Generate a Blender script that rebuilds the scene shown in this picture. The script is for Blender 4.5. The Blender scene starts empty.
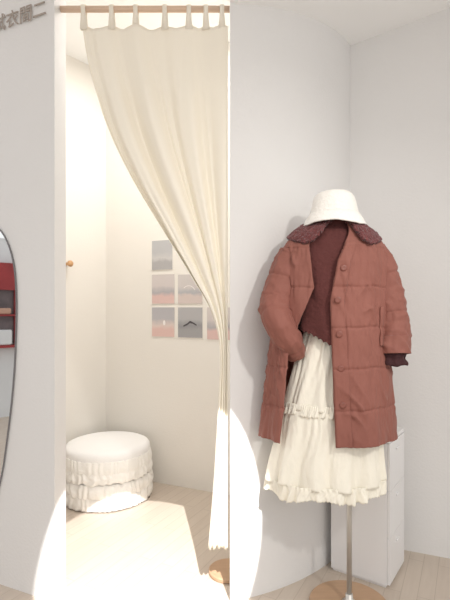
import bpy, math, random
import numpy as np
from mathutils import Vector, noise, Matrix
random.seed(4)
scene=bpy.context.scene
scene.view_settings.view_transform='Standard'
F=460.0; HOR=308.0; H=1.22
def W(px,py,Y): return Vector(((px-225)/F*Y, Y, H-(py-HOR)/F*Y))
def srgb(r,g,b):
    f=lambda c:(c/255/12.92) if c/255<=0.04045 else ((c/255+0.055)/1.055)**2.4
    return (f(r),f(g),f(b),1)
def nz(x,y=0,z=0): return noise.noise(Vector((x,y,z)))

# ---------------- materials
def mat(name,col,rough=0.8,bump=0.0,bscale=50,var=0.0,vscale=6,sheen=0,metal=0,stretch=None,wave=None,trans=0):
    m=bpy.data.materials.new(name); m.use_nodes=True
    nt=m.node_tree; b=nt.nodes['Principled BSDF']
    b.inputs['Base Color'].default_value=col; b.inputs['Roughness'].default_value=rough
    b.inputs['Metallic'].default_value=metal
    if sheen:
        b.inputs['Sheen Weight'].default_value=sheen; b.inputs['Sheen Roughness'].default_value=.4
    tc=nt.nodes.new('ShaderNodeTexCoord'); mp=nt.nodes.new('ShaderNodeMapping')
    nt.links.new(tc.outputs['Object'],mp.inputs['Vector'])
    if stretch: mp.inputs['Scale'].default_value=stretch
    n=nt.nodes.new('ShaderNodeTexNoise'); n.inputs['Scale'].default_value=vscale; n.inputs['Detail'].default_value=4
    nt.links.new(mp.outputs[0],n.inputs['Vector'])
    mx=nt.nodes.new('ShaderNodeMixRGB'); mx.blend_type='MIX'
    d=1-var
    mx.inputs[1].default_value=(col[0]*d,col[1]*d,col[2]*d,1)
    u=1+var
    mx.inputs[2].default_value=(min(1,col[0]*u),min(1,col[1]*u),min(1,col[2]*u),1)
    nt.links.new(n.outputs['Fac'],mx.inputs[0]); nt.links.new(mx.outputs[0],b.inputs['Base Color'])
    if bump:
        bp=nt.nodes.new('ShaderNodeBump'); bp.inputs['Strength'].default_value=bump; bp.inputs['Distance'].default_value=.01
        if wave:
            t=nt.nodes.new('ShaderNodeTexWave'); t.bands_direction=wave; t.inputs['Scale'].default_value=bscale
            t.inputs['Distortion'].default_value=1.5; t.inputs['Detail'].default_value=1
            out=t.outputs['Fac']
        else:
            t=nt.nodes.new('ShaderNodeTexNoise'); t.inputs['Scale'].default_value=bscale; t.inputs['Detail'].default_value=5
            out=t.outputs['Fac']
        nt.links.new(mp.outputs[0],t.inputs['Vector'])
        nt.links.new(out,bp.inputs['Height']); nt.links.new(bp.outputs[0],b.inputs['Normal'])
    if trans:
        tr=nt.nodes.new('ShaderNodeBsdfTranslucent'); tr.inputs['Color'].default_value=col
        ms=nt.nodes.new('ShaderNodeMixShader'); ms.inputs[0].default_value=trans
        nt.links.new(b.outputs[0],ms.inputs[1]); nt.links.new(tr.outputs[0],ms.inputs[2])
        nt.links.new(ms.outputs[0],nt.nodes['Material Output'].inputs['Surface'])
    return m
M_wall=mat('white_plaster',srgb(229,227,225),.85,.12,90,.015,2)
M_walli=mat('warm_plaster',srgb(239,235,228),.85,.1,90,.015,2)
M_ceil=mat('ceiling_paint',srgb(254,254,253),.8)
M_wood=mat('rod_wood',srgb(224,196,172),.5,.1,30,.10,8,stretch=(1,8,8))
M_disc=mat('disc_wood',srgb(186,152,122),.5,.1,30,.12,8,stretch=(1,8,1))
M_curt=mat('curtain_linen',srgb(253,246,231),.9,.08,400,.015,5,trans=.06)
M_print_paper=mat('print_paper',srgb(238,234,228),.6)
M_pouf=mat('pouf_cloth',srgb(253,252,251),.85,.2,200,.01,10)
M_pouf2=mat('pouf_ruffle_cloth',srgb(252,250,245),.9,.3,60,.01,14)
M_chrome=mat('brushed_steel',srgb(205,202,196),.35,metal=.55)
M_coat=mat('rust_cotton',srgb(141,87,75),.74,.6,24,.09,7,sheen=.08,stretch=(1,1,.6))
M_collar=mat('collar_fleece',srgb(112,60,60),.95,1.0,90,.35,60,sheen=.25)
M_sweat=mat('maroon_knit',srgb(92,46,43),.9,.6,70,.15,60,sheen=.15)
M_skirt=mat('cream_cotton',srgb(252,246,231),.9,.45,70,.02,8,trans=.06,stretch=(1,1,.4))
M_hat=mat('white_boucle',srgb(248,244,237),.95,.5,110,.05,60,sheen=.3)
M_cab=mat('white_lacquer',srgb(229,227,226),.4,var=.01)
M_btn=mat('coat_snap',srgb(132,78,66),.4)
M_cuff=mat('dark_cuff',srgb(64,32,34),.9,.8,60,.2,30)
M_form=mat('form_linen',srgb(90,60,55),.9)
M_text=mat('lettering_grey',srgb(168,156,146),.6)
M_rim=mat('mirror_rim',srgb(120,118,120),.3)
M_mirror=mat('mirror_glass',(.9,.92,.93,1),.02,metal=1)
M_foam=mat('peg_wood',srgb(205,160,115),.5,.1,30,.1,20)
M_red=mat('red_fascia',srgb(146,46,48),.5,var=.4,vscale=5)
M_darkg=mat('dark_storefront',srgb(96,84,86),.4,var=.7,vscale=9)
M_greyp=mat('pale_storefront_panel',srgb(216,217,218),.6,var=.1,vscale=3)
M_detail=mat('storefront_detail',srgb(190,150,130),.6,var=.3,vscale=6)

def floor_mat():
    m=bpy.data.materials.new('pale_plank_floor'); m.use_nodes=True
    nt=m.node_tree; b=nt.nodes['Principled BSDF']
    tc=nt.nodes.new('ShaderNodeTexCoord'); mp=nt.nodes.new('ShaderNodeMapping')
    mp.inputs['Rotation'].default_value=(0,0,math.radians(-62))
    nt.links.new(tc.outputs['Object'],mp.inputs[0])
    br=nt.nodes.new('ShaderNodeTexBrick')
    br.inputs['Color1'].default_value=srgb(206,193,179); br.inputs['Color2'].default_value=srgb(202,188,174)
    br.inputs['Mortar'].default_value=srgb(188,174,159)
    br.inputs['Scale'].default_value=1; br.inputs['Mortar Size'].default_value=.0016
    br.inputs['Brick Width'].default_value=.6; br.inputs['Row Height'].default_value=.065
    br.offset=.5
    nt.links.new(mp.outputs[0],br.inputs[0])
    mp2=nt.nodes.new('ShaderNodeMapping'); mp2.inputs['Scale'].default_value=(3,30,1)
    nt.links.new(mp.outputs[0],mp2.inputs[0])
    n=nt.nodes.new('ShaderNodeTexNoise'); n.inputs['Scale'].default_value=2; n.inputs['Detail'].default_value=6
    nt.links.new(mp2.outputs[0],n.inputs['Vector'])
    mx=nt.nodes.new('ShaderNodeMixRGB'); mx.blend_type='MULTIPLY'; mx.inputs[0].default_value=.3
    cr=nt.nodes.new('ShaderNodeValToRGB'); cr.color_ramp.elements[0].position=.3; cr.color_ramp.elements[1].position=.7
    cr.color_ramp.elements[0].color=(.80,.77,.74,1); cr.color_ramp.elements[1].color=(1,1,1,1)
    nt.links.new(n.outputs['Fac'],cr.inputs[0])
    nt.links.new(br.outputs[0],mx.inputs[1]); nt.links.new(cr.outputs[0],mx.inputs[2])
    nt.links.new(mx.outputs[0],b.inputs['Base Color']); b.inputs['Roughness'].default_value=.5
    return m
M_floor=floor_mat()

# ---------------- helpers
def link(o):
    scene.collection.objects.link(o); return o
def mk(name,verts,faces,m,parent=None,smooth=True,label=None,cat=None,kind=None,solid=0,sub=0,bevel=0,group=None,off=0):
    me=bpy.data.meshes.new(name); me.from_pydata([tuple(v) for v in verts],[],faces); me.update()
    import bmesh
    bm=bmesh.new(); bm.from_mesh(me); bmesh.ops.recalc_face_normals(bm,faces=bm.faces); bm.to_mesh(me); bm.free()
    if smooth:
        for p in me.polygons: p.use_smooth=True
    me.materials.append(m)
    o=link(bpy.data.objects.new(name,me))
    if parent: o.parent=parent
    if label: o['label']=label
    if cat: o['category']=cat
    if kind: o['kind']=kind
    if group: o['group']=group
    if solid:
        s=o.modifiers.new('s','SOLIDIFY'); s.thickness=solid; s.offset=off
    if bevel:
        s=o.modifiers.new('b','BEVEL'); s.width=bevel; s.segments=3
    if sub:
        s=o.modifiers.new('u','SUBSURF'); s.levels=sub; s.render_levels=sub
    return o
def empty(name,label,cat,loc=(0,0,0),rot=0,group=None):
    o=link(bpy.data.objects.new(name,None)); o.location=loc; o.rotation_euler=(0,0,rot)
    o.empty_display_size=.1
    o['label']=label; o['category']=cat
    if group:o['group']=group
    return o
def grid(fn,nu,nv,cu=False,cv=False):
    vs=[fn(i/(nu if cu else nu-1),j/(nv if cv else nv-1)) for j in range(nv) for i in range(nu)]
    fs=[]
    for j in range(nv if cv else nv-1):
        for i in range(nu if cu else nu-1):
            a=j*nu+i; b=j*nu+(i+1)%nu; j2=(j+1)%nv
            fs.append((a,b,j2*nu+(i+1)%nu,j2*nu+i))
    return vs,fs
def box(x0,x1,y0,y1,z0,z1):
    v=[(x0,y0,z0),(x1,y0,z0),(x1,y1,z0),(x0,y1,z0),(x0,y0,z1),(x1,y0,z1),(x1,y1,z1),(x0,y1,z1)]
    f=[(0,3,2,1),(4,5,6,7),(0,1,5,4),(1,2,6,5),(2,3,7,6),(3,0,4,7)]
    return v,f
def revolve(prof,n=64,c=(0,0),capb=True,capt=True):
    vs=[];fs=[]
    for (r,z) in prof:
        for i in range(n):
            t=2*math.pi*i/n; vs.append((c[0]+r*math.cos(t),c[1]+r*math.sin(t),z))
    for j in range(len(prof)-1):
        for i in range(n):
            fs.append((j*n+i,j*n+(i+1)%n,(j+1)*n+(i+1)%n,(j+1)*n+i))
    if capb: fs.append(tuple(range(n-1,-1,-1)))
    if capt: fs.append(tuple((len(prof)-1)*n+i for i in range(n)))
    return vs,fs
def prism(poly,z0,z1):
    n=len(poly)
    v=[(p[0],p[1],z0) for p in poly]+[(p[0],p[1],z1) for p in poly]
    f=[tuple(range(n-1,-1,-1)),tuple(range(n,2*n))]+[(i,(i+1)%n,n+(i+1)%n,n+i) for i in range(n)]
    return v,f
def curvewall(name,outer,inner,z1,m):
    n=len(outer); v=[];f=[]
    for (o,i) in zip(outer,inner):
        v+= [(o[0],o[1],0),(o[0],o[1],z1),(i[0],i[1],0),(i[0],i[1],z1)]
    for k in range(n-1):
        a=4*k;b=4*(k+1)
        f+=[(a,b,b+1,a+1),(a+2,a+3,b+3,b+2),(a+1,b+1,b+3,a+3),(a,a+2,b+2,b)]
    f+=[(0,1,3,2)]; e=4*(n-1); f+=[(e,e+2,e+3,e+1)]
    o=mk(name,v,f,m,kind='structure',smooth=False)
    return o

# ---------------- setting
fl=mk('floor',*box(-5,4,-3,4,-.1,0),M_floor,kind='structure',smooth=False)
CC=(-.3,2.96); R=1.1; RI=1.0
jx=.021
def circ(r,a): return (CC[0]+r*math.cos(a),CC[1]+r*math.sin(a))
def ang_for_x(r,x): return -math.acos((x-CC[0])/r)
aS=ang_for_x(R,jx); aSi=ang_for_x(RI,jx); aE=math.radians(5)
N=140
outer=[circ(R,aS+(aE-aS)*i/N) for i in range(N+1)]
inner=[circ(RI,aSi+(aE-aSi)*i/N) for i in range(N+1)]
w=curvewall('wall_right_curved',outer,inner,3.0,M_wall)
B=(-.706,1.905); A=(-.99,2.03)
lo=[B,A,(-1.15,2.115),(-1.3,2.22),(-1.43,2.34),(-1.53,2.48),(-1.6,2.64)]
li=[(-.692,2.0),(-.95,2.12),(-1.09,2.2),(-1.22,2.3),(-1.33,2.4),(-1.42,2.53),(-1.48,2.68)]
curvewall('wall_left_curved',lo,li,3.0,M_wall)
def bw(x): return 3.01-.4365*x
cx0=-.878; cy0=bw(cx0)
mk('wall_back',*prism([(cx0,cy0),(.62,bw(.62)),(.64,bw(.62)+.08),(cx0,cy0+.08)],0,3.0),M_walli,kind='structure',smooth=False)
mk('wall_inner_left',*prism([(cx0,cy0),(-1.46,2.66),(-1.53,2.7),(cx0-.05,cy0+.07)],0,3.0),M_walli,kind='structure',smooth=False)
k=-.42
rw=[(.63,2.42+.034*.42),(3.0,2.42+k*(3-.664)),(3.0,2.52+k*(3-.664)),(.64,2.54)]
mk('wall_right',*prism(rw,0,3.0),M_wall,kind='structure',smooth=False)
def cz(x):
    return 2.485+.19*(x-.05) if x>.05 else 2.485+.27*(.05-x)
pts=list(reversed(lo))+[(p[0],p[1]) for p in outer if p[0]<.664 and p[1]<2.42]+[(.664,2.42),(1.1,2.42+k*(.436)),(2.0,2.42+k*1.336),(3.0,1.44)]
cv=[];cf=[]
for p in pts:
    cv+=[(p[0],p[1],cz(p[0])),(p[0],-1.0,cz(p[0]))]
nb=len(cv)
for p in pts:
    cv+=[(p[0],p[1],cz(p[0])+.05),(p[0],-1.0,cz(p[0])+.05)]
for i in range(len(pts)-1):
    cf.append((2*i,2*i+2,2*i+3,2*i+1)); cf.append((nb+2*i,nb+2*i+1,nb+2*i+3,nb+2*i+2))
    cf.append((2*i+1,2*i+3,nb+2*i+3,nb+2*i+1))
mk('ceiling',cv,cf,M_ceil,kind='structure',smooth=False)
mk('ceiling_fitting_room',*prism([(-.69,2.0),(jx,2.0),(.35,2.2),(.6,2.5),(.7,2.9),(.62,bw(.62)),(cx0,cy0),(-1.46,2.66),(-1.2,2.28)],2.95,3.0),M_ceil,kind='structure',smooth=False)
mk('wall_header',*prism([B,(jx,1.908),(jx,2.0),(-.692,2.0)],2.62,3.0),M_wall,kind='structure',smooth=False)

# lettering
cu=bpy.data.curves.new('wall_lettering','FONT'); cu.body='試衣間二'; cu.size=.078; cu.align_x='RIGHT'; cu.extrude=.0015
to=link(bpy.data.objects.new('tmp',cu))
bpy.context.view_layer.update()
dg=bpy.context.evaluated_depsgraph_get()
me=bpy.data.meshes.new_from_object(to.evaluated_get(dg))
bpy.data.objects.remove(to)
me.materials.clear(); me.materials.append(M_text)
t=link(bpy.data.objects.new('wall_lettering',me))
d=Vector((B[0]-A[0],B[1]-A[1],0)).normalized(); n=Vector((d.y,-d.x,0))
up=Vector((0,0,1))
Mx=Matrix((( d.x,up.x,n.x),(d.y,up.y,n.y),(d.z,up.z,n.z))).to_4x4()
pos=W(47,14,1.915)+n*.003
t.matrix_world=Matrix.Translation(pos)@Mx
t['label']='grey Chinese fitting-room lettering on white curved wall'; t['category']='sign'

# ---------------- mirror
mir=empty('wall_mirror','tall rounded mirror with thin dark edge on white wall','mirror')
rp=[(-.17,1.66),(-.09,1.63),(-.03,1.585),(.02,1.54),(.06,1.47),(.085,1.38),(.095,1.25),(.092,1.1),(.083,.95),(.065,.8),(.04,.65),(.01,.5),(-.03,.38),(-.09,.29),(-.17,.26)]
rp=[(a_+.008,b_) for a_,b_ in rp]
lp=[(-.324-p[0],p[1]) for p in reversed(rp[1:-1])]
out0=rp+lp
out=[]
K=len(out0)
for i in range(K):
    p0,p1,p2,p3=[np.array(out0[(i+q_)%K]) for q_ in (-1,0,1,2)]
    for s_ in (0,.25,.5,.75):
        out.append(tuple(.5*((2*p1)+(-p0+p2)*s_+(2*p0-5*p1+4*p2-p3)*s_*s_+(-p0+3*p1-3*p2+p3)*s_**3)))
def mirmesh(name,sc,d0,d1,m):
    vv=[];c=(-.162,.96)
    for dd in (d0,d1):
        for (u,z) in out:
            uu=c[0]+(u-c[0])*(1-sc/.26); zz=c[1]+(z-c[1])*(1-sc/.7)
            q=Vector((A[0],A[1],0))+d*uu+n*dd; vv.append((q.x,q.y,zz))
    k_=len(out)
    ff=[tuple(range(k_)),tuple(range(2*k_-1,k_-1,-1))]+[(i,(i+1)%k_,k_+(i+1)%k_,k_+i) for i in range(k_)]
    return mk(name,vv,ff,m,parent=mir,smooth=False)
mirmesh('rim',0,.003,.009,M_rim)
mirmesh('glass',.003,.0092,.0096,M_mirror)
# stand-in storefront, added out of view to be reflected in the mirror
ds=empty('storefront_stand_in','added storefront stand-in with red fascia and dark window, for the mirror reflection','storefront stand-in',loc=(-4.3,.7,0))
mk('panel',*box(-.1,0,-1.6,1.6,0,2.0),M_greyp,parent=ds,smooth=False)
mk('fascia',*box(0,.08,-1.6,1.6,1.42,1.72),M_red,parent=ds,smooth=False)
mk('window_recess',*box(0,.03,-1.6,1.6,.82,1.42),M_darkg,parent=ds,smooth=False)
for i in range(11):
    x_=-1.5+.28*i
    mk('mullion',*box(.03,.06,x_,x_+.025,.82,1.42),M_red,parent=ds,smooth=False)
    mk('storefront_detail',*box(.03,.10,x_+.06,x_+.25,.81,.98+.06*((i*7)%3)),M_detail if i%2 else M_greyp,parent=ds,smooth=False,bevel=.02)
    mk('storefront_detail',*box(.03,.10,x_+.07,x_+.22,1.15,1.22+.05*((i*5)%3)),M_greyp if i%3 else M_detail,parent=ds,smooth=False,bevel=.02)
mk('middle_rail',*box(0,.10,-1.6,1.6,1.13,1.15),M_red,parent=ds,smooth=False)
mk('lower_rail',*box(0,.10,-1.6,1.6,.78,.81),M_red,parent=ds,smooth=False)

# ---------------- curtain rod + curtain
zr=H+298*1.96/F
v,f=[],[]
nr=20
for x in (-.697,jx-.001):
    for i in range(nr):
        t_=2*math.pi*i/nr; v.append((x,1.955+.013*math.cos(t_),zr+.013*math.sin(t_)))
f=[(i,(i+1)%nr,nr+(i+1)%nr,nr+i) for i in range(nr)]+[tuple(range(nr)),tuple(range(nr,2*nr))]
mk('curtain_rod',v,f,M_wood,label='thin pale wooden curtain rod across the doorway',cat='curtain rod')
cur=empty('curtain','cream linen tab-top curtain swept aside in doorway','curtain',loc=(0,0,0))
YC=1.955; S=F/YC
ly=[22,50,80,130,180,230,275,305,330,355,390,430,490,548]
lx=[81,85,92,108,132,162,190,208,217,220,219,217,213,208]
def smooth_interp(x,xs,ys):
    i=max(0,min(len(xs)-2,int(np.searchsorted(xs,x))-1))
    t_=(x-xs[i])/(xs[i+1]-xs[i])
    m=lambda j:(ys[min(j+1,len(ys)-1)]-ys[max(j-1,0)])/(xs[min(j+1,len(xs)-1)]-xs[max(j-1,0)])
    h=xs[i+1]-xs[i]
    return (2*t_**3-3*t_**2+1)*ys[i]+(t_**3-2*t_**2+t_)*h*m(i)+(-2*t_**3+3*t_**2)*ys[i+1]+(t_**3-t_**2)*h*m(i+1)
tabs=[84,112,136,165,189,206,222]
def xw(px): return (px-225)/S
def zw(py): return H-(py-HOR)/S
Y0=25
def cfn(u,v):
    y=Y0+(548-Y0)*v
    L=smooth_interp(y,ly,lx); Rr=227.8
    uu=u+.05*nz(u*3,v*1.5,7)*math.sin(math.pi*u)*2
    x=L+(Rr-L)*min(1,max(0,uu))
    top=1-min(1,v*8)
    wdt=(Rr-L)/145
    amp=(.014+.042*min(1,v*3))*(.12+.88*wdt)
    ph=2*math.pi*3.9*(u**.8)+4.0*nz(u*2.4,v*1.2,1)
    mod=.5+1.3*abs(nz(u*4,v*1.0,4))
    sn=math.sin(ph)
    fold=mod*(abs(sn)**.85*(1 if sn>0 else -1))+.16*math.sin(2.6*ph+v*3+3*nz(u*3,v*2))*(.4+abs(nz(u*5,v,9))*1.5)
    yy=YC+amp*fold*.85
    if top>0:
        dt=min(abs(x-t) for t in tabs)
        y+= top*min(4,dt*.35)
        yy=YC+amp*fold*.6
    if v>.9: y+=2*nz(u*2,0,5)*(v-.9)*10
    z=zw(y)
    return (min(xw(x)+.004*math.cos(ph)*min(1,wdt*3),.0155),yy,z)
v,f=grid(cfn,340,130)
mk('fabric_panel',v,f,M_curt,parent=cur,solid=.002)
for t in tabs:
    w2=.0105
    zt=zw(Y0+2)
    pr=[(YC-.005,zt-.012),(YC-.012,zr-.02)]
    for i in range(9):
        a=math.pi-math.pi*i/8
        pr.append((YC+.0165*math.cos(a),zr+.0165*math.sin(a)))
    pr+=[(YC+.012,zr-.02),(YC+.005,zt-.012)]
    vv=[]
    for j,(yy,zz) in enumerate(pr):
        w3=w2*(1.5 if j in (0,len(pr)-1) else .9)
        vv+=[(max(-.7,xw(t)-w3),yy,zz),(min(.016,xw(t)+w3),yy,zz)]
    ff=[(2*i,2*i+1,2*i+3,2*i+2) for i in range(len(pr)-1)]
    mk('tab',vv,ff,M_curt,parent=cur,solid=.002)

# ---------------- prints on back wall
bd=Vector((1,-.4365,0)).normalized()
bn=Vector((bd.y,-bd.x,0))
def hit(px):
    q=(px-225)/F; Y=3.01/(1+.4365*q); return Vector((q*Y,Y,0))
def picmat(name,c1,c2,c3,sc):
    m=bpy.data.materials.new(name); m.use_nodes=True; nt=m.node_tree; b=nt.nodes['Principled BSDF']
    tc=nt.nodes.new('ShaderNodeTexCoord'); sp=nt.nodes.new('ShaderNodeSeparateXYZ'); nt.links.new(tc.outputs['Generated'],sp.inputs[0])
    n_=nt.nodes.new('ShaderNodeTexNoise'); n_.inputs['Scale'].default_value=sc; nt.links.new(tc.outputs['Generated'],n_.inputs['Vector'])
    ad=nt.nodes.new('ShaderNodeMath'); ad.operation='MULTIPLY_ADD'; ad.inputs[1].default_value=.25; nt.links.new(n_.outputs['Fac'],ad.inputs[0]); nt.links.new(sp.outputs[2],ad.inputs[2])
    cr=nt.nodes.new('ShaderNodeValToRGB'); e=cr.color_ramp.elements; e[0].color=c1; e[0].position=.38; e[1].color=c3; e[1].position=.72
    k2=e.new(.5); k2.color=c2
    nt.links.new(ad.outputs[0],cr.inputs[0]); nt.links.new(cr.outputs[0],b.inputs['Base Color']); b.inputs['Roughness'].default_value=.4
    return m
pm=[picmat('print_sea',srgb(176,174,175),srgb(204,202,201),srgb(188,188,190),4),
    picmat('print_dusk',srgb(220,190,185),srgb(178,175,179),srgb(210,202,200),3),
    picmat('print_shore',srgb(212,198,193),srgb(178,178,182),srgb(208,202,200),5),
    picmat('print_sand',srgb(222,190,183),srgb(222,206,200),srgb(184,182,186),3),
    picmat('print_dark',srgb(162,161,163),srgb(150,150,153),srgb(180,179,181),3)]
M_dark=mat('print_ink',srgb(80,76,80),.6)
M_light=mat('print_white',srgb(245,240,238),.6)
plist=[(152,173,240,270,0,None,'grey seascape photo print taped to cream wall'),
       (152,175,274,304,1,None,'dusky pink horizon photo print on cream wall'),
       (178,203,274,304,2,'arc','grey photo print with pale arc on cream wall'),
       (152,175,307,337,3,'dot','sandy pink photo print with small figure'),
       (178,203,307,338,4,'line','grey photo print with dark branch shape'),
       (207,231,307,340,1,'dot','grey pink photo print half behind curtain')]
for (x0,x1,y0,y1,mi,ex,lab) in plist:
    p0=hit(x0);p1=hit(x1); Ym=(p0.y+p1.y)/2
    z1=H-(y0-HOR)/F*Ym; z0=H-(y1-HOR)/F*Ym
    c=(p0+p1)/2; wd=(p1-p0).length
    o=empty('photo_print',lab,'photo print',loc=(c.x+bn.x*.002,c.y+bn.y*.002,(z0+z1)/2),rot=math.atan2(bd.y,bd.x),group='photo prints on the fitting room wall')
    hh=(z1-z0)/2; hw=wd/2
    mk('paper',*box(-hw,hw,-.002,0.001,-hh,hh),M_print_paper,parent=o,smooth=False)
    mk('picture',*box(-hw+.003,hw-.003,-.003,-.0021,-hh+.003,hh-.003),pm[mi],parent=o,smooth=False)
    if ex=='line':
        pts2=[(-.05,-.02),(-.02,-.005),(0,.012),(.02,.004),(.05,-.012),(.05,-.022),(.02,-.008),(0,-.004),(-.02,-.018),(-.05,-.03)]
        mk('drawing',[(a,-.0035,b) for a,b in pts2],[tuple(range(10))],M_dark,parent=o,smooth=False)
    if ex=='arc':
        v=[];n_=14
        for i in range(n_+1):
            a=math.pi*.15+math.pi*.6*i/n_
            for r in (.05,.054): v.append((-.01+r*math.cos(a),-.0035,-.03+r*math.sin(a)))
        mk('drawing',v,[(2*i,2*i+1,2*i+3,2*i+2) for i in range(n_)],M_light,parent=o,smooth=False)
    if ex=='dot':
        v=[(.01*math.cos(a*.628)+.01,-.0035,.018*math.sin(a*.628)-.005) for a in range(10)]
        mk('drawing',v,[tuple(range(10))],M_dark if x0>200 else M_light,parent=o,smooth=False)

# peg
ldir=Vector((cx0+1.46,cy0-2.66,0)).normalized(); ln=Vector((ldir.y,-ldir.x,0))
q=(66-225)/F
a_=Vector((cx0,cy0,0)); tt=(q*a_.y-a_.x)/(ldir.x-q*ldir.y); pt=a_+ldir*tt
pg=empty('wall_peg','small round wooden coat peg on cream wall','peg',loc=(pt.x+ln.x*.001,pt.y+ln.y*.001,H+(HOR-264)/F*pt.y),rot=math.atan2(ln.y,ln.x))
def peg(prof):
    vs=[];fs=[];n_=20
    for (r,x) in prof:
        for i in range(n_):
            a=2*math.pi*i/n_; vs.append((x,r*math.cos(a),r*math.sin(a)))
    for j in range(len(prof)-1):
        for i in range(n_): fs.append((j*n_+i,j*n_+(i+1)%n_,(j+1)*n_+(i+1)%n_,(j+1)*n_+i))
    fs.append(tuple(range(n_))); fs.append(tuple((len(prof)-1)*n_+i for i in range(n_)))
    return vs,fs
mk('stem',*peg([(.011,0),(.010,.04)]),M_foam,parent=pg)
mk('knob',*peg([(.012,.038),(.02,.043),(.022,.052),(.018,.06),(.008,.064)]),M_foam,parent=pg)

# ---------------- pouf
PX,PY=-.767,3.01
pf=empty('pouf','round white upholstered pouf with gathered ruffle skirt','pouf',loc=(PX,PY,0))
prof=[(.20,.2),(.262,.21),(.268,.225),(.271,.25),(.273,.31),(.270,.328),(.261,.341),(.245,.349),(.2,.357),(.12,.362),(.05,.364),(.005,.364)]
mk('seat_cushion',*revolve(prof,72),M_pouf,parent=pf)
def ruf(z0,z1,r0,r1,bulge,nw,amp,hemj=.0,ph=0,a0=.35):
    def fn(u,v):
        a=2*math.pi*u
        ca,sa=math.cos(a),math.sin(a)
        z=z0+(z1-z0)*v
        g=math.sin(nw*a+8*nz(ca*4,sa*4,ph)+2.0*nz(v*2.5,ca*3,sa*3+ph))
        g*=.5+1.1*abs(nz(ca*7,sa*7,ph+v))
        r=r0+(r1-r0)*v+bulge*math.sin(math.pi*v)+amp*(a0+(1-a0)*v)*g+.003*nz(ca*6,sa*6,v*2+ph)*v
        z+=hemj*v*nz(ca*5,sa*5,ph+9)+hemj*.4*v*nz(ca*15,sa*15,ph)
        return (r*ca,r*sa,z)
    return grid(fn,640,14,cu=True)
mk('gathered_band',*ruf(.298,.20,.2725,.276,.008,42,.0035,0,1,.8),M_pouf2,parent=pf,solid=.001)
mk('upper_ruffle',*ruf(.235,.165,.275,.283,.007,34,.007,.018,2),M_pouf2,parent=pf,solid=.0012)
mk('middle_ruffle',*ruf(.165,.085,.275,.284,.009,31,.007,.02,5),M_pouf2,parent=pf,solid=.0012)
mk('lower_ruffle',*ruf(.10,.006,.274,.282,.009,33,.006,.006,8),M_pouf2,parent=pf,solid=.0012)
mk('core',*revolve([(.262,.0),(.262,.205)],48),M_pouf2,parent=pf)

# ---------------- wooden round base inside
mk('round_wooden_disc',*revolve([(.085,.0),(.09,.004),(.09,.016),(.085,.02)],48,(.015,2.12)),M_disc,label='small round wooden disc lying on the pale floor',cat='floor disc',smooth=False)

# ---------------- cabinet
cab=empty('storage_cabinet','low white lacquer drawer cabinet in the wall corner','cabinet',loc=(.71,1.985,0),rot=math.atan2(-.575,.818))
mk('body',*box(-.268,-.012,.004,.25,.012,.632),M_cab,parent=cab,smooth=False,bevel=.002)
mk('top_panel',*box(-.272,0,0,.252,.634,.65),M_cab,parent=cab,smooth=False,bevel=.002)
mk('plinth',*box(-.26,-.02,.012,.24,0,.012),M_cab,parent=cab,smooth=False)
for (z0,z1) in ((.018,.218),(.220,.422),(.424,.630)):
    dr=mk('drawer',*box(-.011,0,.006,.246,z0,z1),M_cab,parent=cab,smooth=False,bevel=.001)
    mk('handle',*box(0,.007,.10,.14,z1-.045,z1-.037),M_cab,parent=dr,smooth=False,bevel=.002)

# ---------------- dress form
MX,MY=.505,1.87
df=empty('dress_form','dark fabric dress form on steel pole and round wooden base','mannequin',loc=(MX,MY,0))
mk('base',*revolve([(.155,0),(.16,.004),(.16,.018),(.156,.022)],64),M_disc,parent=df,smooth=False)
mk('pole',*revolve([(.0105,.02),(.0105,.95)],24),M_chrome,parent=df)
mk('pole_collar',*revolve([(.03,.022),(.03,.026),(.016,.034),(.014,.06)],24),M_chrome,parent=df)
def tf(u,v):
    z=.9+.72*v
    zs=[.9,1.0,1.1,1.2,1.35,1.45,1.5,1.54,1.58,1.62]
    a=np.interp(z,zs,[.13,.135,.12,.12,.145,.15,.12,.055,.05,.05]); b=np.interp(z,zs,[.08,.085,.08,.085,.095,.08,.065,.045,.045,.045])
    cxx=np.interp(z,[.9,1.5],[-.045,-.062])
    t_=2*math.pi*u
    return (cxx+a*math.cos(t_),b*math.sin(t_)*(.85),z)
v,f=grid(tf,40,30,cu=True); f.append(tuple(range(40))); f.append(tuple(29*40+i for i in range(40)))
mk('torso',v,f,M_form,parent=df)

# ---------------- coat
CX=.45; ZH=.70
zk=[.66,.72,1.05,1.25,1.40,1.46,1.49,1.52,1.545,1.56]
AL=[.306,.304,.262,.238,.224,.214,.195,.155,.11,.085]
AR=[.230,.228,.208,.202,.205,.195,.18,.145,.105,.085]
BF=[.172,.170,.150,.138,.13,.115,.105,.09,.078,.07]
def body(z,th,off=0,BK=.8):
    s,c=math.sin(th),math.cos(th)
    a=np.interp(z,zk,AR if s>0 else AL)+off; b=(np.interp(z,zk,BF)+off)*(1 if c>0 else BK)
    if c<0 and s<0: b*=.85
    return [CX+a*s, MY-b*c, z]
coat=empty('quilted_coat','rust brown thinly quilted long coat worn open on dress form','coat',loc=(0,0,0))
zR=[.66,1.05,1.25,1.40,1.48,1.56]; tR=[-7,-11,-13,-6,4,20]
zL=[.66,.85,1.03,1.10,1.16,1.22,1.30,1.40,1.48,1.56]; tL=[-50,-50,-50,-47,-43,-36,-29,-33,-37,-28]
QP=.155
def groove(s,w_=.005):
    dd=abs((s/QP+.5)%1-.5)*QP
    return -math.exp(-(dd/w_)**2)
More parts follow.
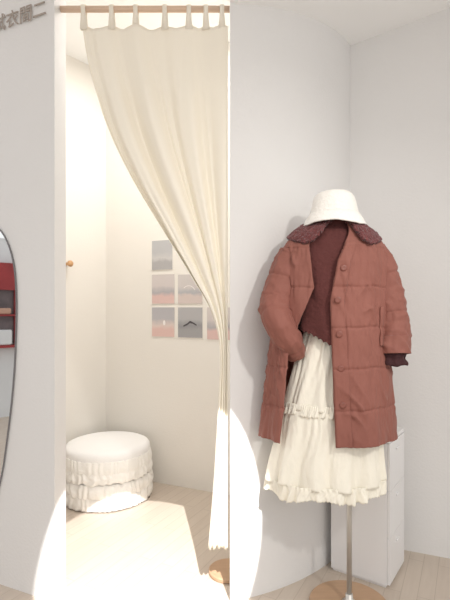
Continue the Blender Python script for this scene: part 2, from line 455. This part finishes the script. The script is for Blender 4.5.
def coatpt(z,thd,off=0):
    th=math.radians(thd)
    fade=min(1,max(0,(1.50-z)/.06))
    cxs,sns=math.cos(th),math.sin(th)
    s_=z-ZH+.02+.006*nz(sns*3,cxs*3,1)
    puff=(.0040*groove(s_)+.0014*math.sin(math.pi*((s_/QP)%1)))*fade
    puff+=.0020*math.exp(-((abs((s_/QP+.5)%1-.5)*QP)/.03)**2)*math.sin(55*th+9*nz(sns*4,cxs*4,z*3))*fade
    wr=.006*nz(sns*2.5,cxs*2.5,z*4)+.005*nz(sns*7,cxs*7,z*9)+.003*nz(sns*20,cxs*20,z*18)
    cr_=math.sin(9*th+z*34+4*nz(sns*3,cxs*3,z*4))
    wr+=.006*(1-abs(cr_))**2*max(0,nz(sns*3,cxs*3,z*5+5)+.2)*2
    dr=.012*max(0,(1.2-z))/.6*math.sin(th*6+2*nz(z*2,th))
    x,y,zz=body(z,th,puff+wr*fade+dr+off)
    return (x,y,zz)
def cb(u,v):
    z=ZH+(1.56-ZH)*v
    r=np.interp(z,zR,tR); l=360+np.interp(z,zL,tL)
    thd=r+(l-r)*u
    pt=list(coatpt(z,thd))
    if v<.05: pt[2]+= .008*math.sin(u*14)*(1-v/.05)*.6
    return pt
v,f=grid(cb,280,240)
mk('coat_body',v,f,M_coat,parent=coat,solid=.008,off=-.5)
def plk(u,v):
    z=ZH+.003+(1.47-ZH)*v
    r=np.interp(z,zR,tR)
    return coatpt(z,r+.5+12*u,.005)
v,f=grid(plk,10,200); mk('placket',v,f,M_coat,parent=coat,solid=.005)
for py in (268,300,334,368,404):
    z=H-(py-HOR)/F*1.73
    r=np.interp(z,zR,tR)+6.5
    c=Vector(coatpt(z,r,.009)); n_=Vector((math.sin(math.radians(r)),-math.cos(math.radians(r)),0))
    vs=[];fs=[];tx=Vector((-n_.y,n_.x,0))
    prf=[(.0125,-.004),(.0125,.002),(.010,.004),(.005,.0035),(.002,.003)]
    for (rr,dd) in prf:
        for i in range(20):
            a=2*math.pi*i/20; vs.append(c+n_*dd+tx*rr*math.cos(a)+Vector((0,0,1))*rr*math.sin(a))
    for j in range(len(prf)-1):
        for i in range(20): fs.append((j*20+i,j*20+(i+1)%20,(j+1)*20+(i+1)%20,(j+1)*20+i))
    fs.append(tuple(len(prf)*20-20+i for i in range(20)))
    mk('snap_button',vs,fs,M_btn,parent=coat)
def pk(u,v):
    z=1.075+.15*v
    return coatpt(z,42+6*u+3*v,.006)
v,f=grid(pk,5,30); mk('pocket_welt',v,f,M_coat,parent=coat,solid=.005)
def col(u,v):
    r=np.interp(v,[0,.35,.7,.88,1],[20,24,24,28,38])
    l=360-np.interp(v,[0,.35,.7,.88,1],[20,28,31,36,46])
    thd=r+(l-r)*u; th=math.radians(thd)
    a=np.interp(v,[0,.15,.5,.8,1],[.078,.088,.128,.168,.190]); b=np.interp(v,[0,.15,.5,.8,1],[.070,.080,.104,.124,.134])
    if th<math.pi: a*=.96
    z=np.interp(v,[0,.15,.5,.8,1],[1.556,1.570,1.553,1.526,1.502])
    front=max(0,math.cos(th))
    z-= front*.048*v
    z+= .02*max(0,-math.cos(th))
    bump=.0035*nz(th*32,v*14,1)+.0015*nz(th*60,v*30,4)
    return (CX-.004+(a+bump)*math.sin(th),MY-(b+bump+.004)*math.cos(th)*(1 if math.cos(th)>0 else .85),z+bump*1.2)
v,f=grid(col,360,60); mk('collar',v,f,M_collar,parent=coat,solid=.010)
def tube(path,rad,n=64,m=110,quilt=True,seed=0,wr=1.0,s0=0):
    P=[Vector(p) for p in path]; 
    L=[0]
    for i in range(1,len(P)): L.append(L[-1]+(P[i]-P[i-1]).length)
    def at(s):
        for i in range(len(P)-1):
            if s<=L[i+1] or i==len(P)-2:
                t_=(s-L[i])/(L[i+1]-L[i]); p0=P[max(i-1,0)];p1=P[i];p2=P[i+1];p3=P[min(i+2,len(P)-1)]
                return .5*((2*p1)+(-p0+p2)*t_+(2*p0-5*p1+4*p2-p3)*t_*t_+(-p0+3*p1-3*p2+p3)*t_**3)
    vs=[];fs=[]
    for j in range(m):
        s=L[-1]*j/(m-1); c=at(s); e=1e-3
        tg=(at(min(s+e,L[-1]))-at(max(s-e,0))).normalized()
        X=Vector((0,1,0)).cross(tg).normalized(); Yv=tg.cross(X)
        r=np.interp(s,L,rad)
        g=(.004*groove(s+s0)+.0015*math.sin(math.pi*(((s+s0)/QP)%1))) if quilt else 0
        for i in range(n):
            a=2*math.pi*i/n; ca,sa=math.cos(a),math.sin(a)
            rr=r+g+wr*(.003*nz(ca*1.5,sa*1.5,s*10+seed)+.004*nz(ca*3,sa*3,s*22+seed)+.003*nz(ca*7,sa*7,s*50+seed)+.006*(1-abs(math.sin(s*34+2.5*ca+seed+3*nz(s*9,ca))))**2*(.3+abs(nz(s*12,sa*2,seed))*2))
            vs.append(c+X*rr*ca+Yv*rr*sa)
    for j in range(m-1):
        for i in range(n): fs.append((j*n+i,j*n+(i+1)%n,(j+1)*n+(i+1)%n,(j+1)*n+i))
    return vs,fs
rs=[W(370,250,1.87),W(380,272,1.87),W(388,305,1.86),W(392,330,1.84),W(392,348,1.82)]
sl=mk('sleeve',*tube(rs,[.055,.066,.066,.064,.062],seed=3,s0=.04),M_coat,parent=coat,solid=.005)
sl2=[W(391,337,1.83),W(392,354,1.82)]
mk('cuff',*tube(sl2,[.070,.067],m=16,quilt=False,seed=9,wr=.8),M_coat,parent=sl,solid=.007)
lsp=[W(293,254,1.87),W(285,275,1.86),W(277,300,1.835),W(276,316,1.79),W(283,331,1.775),W(291,343,1.79),W(296,354,1.83)]
sl_l=mk('sleeve',*tube(lsp,[.055,.063,.060,.056,.050,.044,.034],seed=20,s0=.04),M_coat,parent=coat,solid=.004)

# ---------------- sweater
sw=empty('sweater','dark maroon knit sweater with scalloped hem under coat','sweater')
def sf(u,v):
    th=2*math.pi*u
    z=1.07+(1.585-1.07)*v
    zs=[1.07,1.15,1.3,1.42,1.48,1.52,1.55,1.585]
    a=np.interp(z,zs,[.15,.15,.16,.165,.155,.105,.075,.07]); b=np.interp(z,zs,[.128,.122,.112,.10,.088,.075,.06,.055])
    s,c=math.sin(th),math.cos(th)
    fo=.006*math.sin(8*th+z*9)*max(0,1.4-z)/.3+.003*nz(th*4,z*12)+.004*math.sin(z*26+5*s+2*nz(s*3,z*5))*max(0,1-abs(z-1.25)/.2)
    if v<.12: z+= .008*abs(math.sin(th*22))*(1-v/.12)
    z+=(1-v)**3*.060*max(-.3,-(s+.2)*1.4)
    return (CX-.012+(a+fo)*s,MY-(b+fo)*c*(1 if c>0 else .75),z)
v,f=grid(sf,264,90,cu=True); mk('sweater_body',v,f,M_sweat,parent=sw,solid=.003)
def cuf(u,v):
    a=2*math.pi*u
    r=.050+.007*v+.004*v*math.sin(11*a)+.004*math.sin(math.pi*v*3)
    c=W(391,351,1.82)
    return (c.x+r*math.cos(a),c.y+r*math.sin(a),c.z-.052*v+.003*math.sin(5*a)*v)
v,f=grid(cuf,88,16,cu=True); mk('sweater_cuff',v,f,M_cuff,parent=sw,solid=.003)

# ---------------- skirt
sk=empty('tiered_skirt','cream cotton tiered midi skirt with ruffled hem','skirt')
def skf(z0,z1,prA,nw,amp0,amp1,seed,nv=30,hem=0,hw=60,nu=480,ir=0,fine=.002):
    zs=[p[0] for p in prA][::-1]; AL_=[p[1] for p in prA][::-1]; AR_=[p[2] for p in prA][::-1]; Bs=[p[3] for p in prA][::-1]
    def fn(u,v):
        th=2*math.pi*u; z=z0+(z1-z0)*v
        s,cc=math.sin(th),math.cos(th)
        al=np.interp(z,zs,AL_);ar=np.interp(z,zs,AR_)
        a=(al+ar)/2; c=.45+(ar-al)/2
        b=np.interp(z,zs,Bs)
        g=math.sin(nw*th+6*nz(cc*2,s*2,seed)+1.2*nz(v*1.2,s,seed+cc))
        g2=math.sin(nw*3.3*th+seed+4*nz(s*2,v*2,cc*2))
        mod=.35+1.5*abs(nz(cc*3,s*3,seed+v*.7))
        am=(amp0+(amp1-amp0)*v)*mod
        d=am*(g*.8)+.0022*g2*(1-.4*v)+fine*nz(s*8,cc*8,z*9)
        if hem and v>.6: z-=hem*abs(math.sin(hw*th))*(v-.6)/.4
        z-=ir*v*nz(cc*2.5,s*2.5,seed+3)
        return (c+(a+d)*s,MY-(b+d)*cc*(1 if cc>0 else .72),z)
    return grid(fn,nu,nv,cu=True)
pr=[(1.14,.12,.12,.090),(1.0,.165,.15,.108),(.82,.212,.175,.124),(.60,.262,.186,.140),(.46,.286,.194,.150)]
mk('upper_tier',*skf(1.13,.82,pr,8,.003,.011,1),M_skirt,parent=sk,solid=.0015)
pr2=[(p[0],p[1]+.004,p[2]+.004,p[3]+.004) for p in pr]
mk('middle_ruffle',*skf(.845,.80,pr2,40,.001,.006,3,8,.003,60,720,.012,.001),M_skirt,parent=sk,solid=.001)
mk('lower_tier',*skf(.82,.53,pr,11,.005,.020,5,ir=.014),M_skirt,parent=sk,solid=.0015)
pr3=[(p[0],p[1]+.003,p[2]+.003,p[3]+.003) for p in pr]
mk('hem_ruffle',*skf(.54,.490,pr3,24,.006,.014,7,12,.005,56,800,.020,.002),M_skirt,parent=sk,solid=.001)

# ---------------- hat
hat=empty('bucket_hat','white textured bucket hat resting on dress form neck','hat',loc=(.443,1.865,0),rot=0)
prs=[0,.12,.22,.30,.36,.42,.62,.68,.85,1]
def hf(u,v):
    th=2*math.pi*u
    r=np.interp(v,prs,[.0005,.03,.054,.068,.077,.083,.093,.098,.113,.125])
    z=np.interp(v,prs,[1.690,1.690,1.686,1.679,1.667,1.650,1.606,1.597,1.576,1.553])
    wob=1+.03*math.sin(2*th+.6)*v+.02*nz(math.cos(th)*2,math.sin(th)*2,v*2)
    z+=.005*math.sin(3*th+1)*max(0,v-.6)*2.5+.002*nz(math.cos(th)*4,math.sin(th)*4,v*5)
    return (r*wob*math.cos(th),r*wob*math.sin(th)*.95,z)
v,f=grid(hf,72,40,cu=True)
mk('crown',v[:72*27],[q_ for q_ in f if max(q_)<72*27],M_hat,parent=hat,solid=.005)
mk('brim',[p for p in v[72*26:]],[tuple(i-72*26 for i in q_) for q_ in f if min(q_)>=72*26],M_hat,parent=hat,solid=.005)

# ---------------- lights
wd=bpy.data.worlds.new('w'); scene.world=wd; wd.use_nodes=True
bg=wd.node_tree.nodes['Background']; bg.inputs[0].default_value=(.995,.992,.985,1); bg.inputs[1].default_value=1.05
def area(name,loc,tgt,size,e,col):
    l=bpy.data.lights.new(name,'AREA'); l.shape='SQUARE'; l.size=size; l.energy=e; l.color=col
    o=link(bpy.data.objects.new(name,l)); o.location=loc
    o.rotation_euler=(Vector(tgt)-Vector(loc)).to_track_quat('-Z','Y').to_euler(); return o
area('fitting_room_light',(-.35,2.6,2.9),(-.35,2.65,0),.5,17,(1,.97,.93))
area('shop_light',(.3,.4,2.42),(.3,1.2,0),.8,7,(1,.98,.96))
kl=area('added_key_light',(1.3,-.1,2.4),(.42,1.87,1.05),.12,2.6,(1,.97,.92))  # unseen key light, added to brighten the coat and skirt
kl.data.spread=math.radians(60)
sp=bpy.data.lights.new('sun_patch_spot','SPOT'); sp.energy=900; sp.spot_size=math.radians(17.3); sp.spot_blend=.03; sp.shadow_soft_size=.008; sp.color=(1,.985,.965)  # unseen narrow spot, stands in for sunlight on wall edge and booth floor
so=link(bpy.data.objects.new('sun_patch_spot',sp)); so.location=(.44,.12,2.43)
so.rotation_euler=(Vector((-.345,2.10,.08))-so.location).to_track_quat('-Z','Y').to_euler()

# ---------------- camera
cam=bpy.data.cameras.new('camera'); co=link(bpy.data.objects.new('camera',cam)); co.location=(0,0,H)
co.rotation_euler=(math.pi/2,0,0)
cam.sensor_fit='VERTICAL'; cam.sensor_height=24; cam.lens=F/600*24
cam.shift_y=(HOR-300)/600.0
cam.clip_start=.01
scene.camera=co
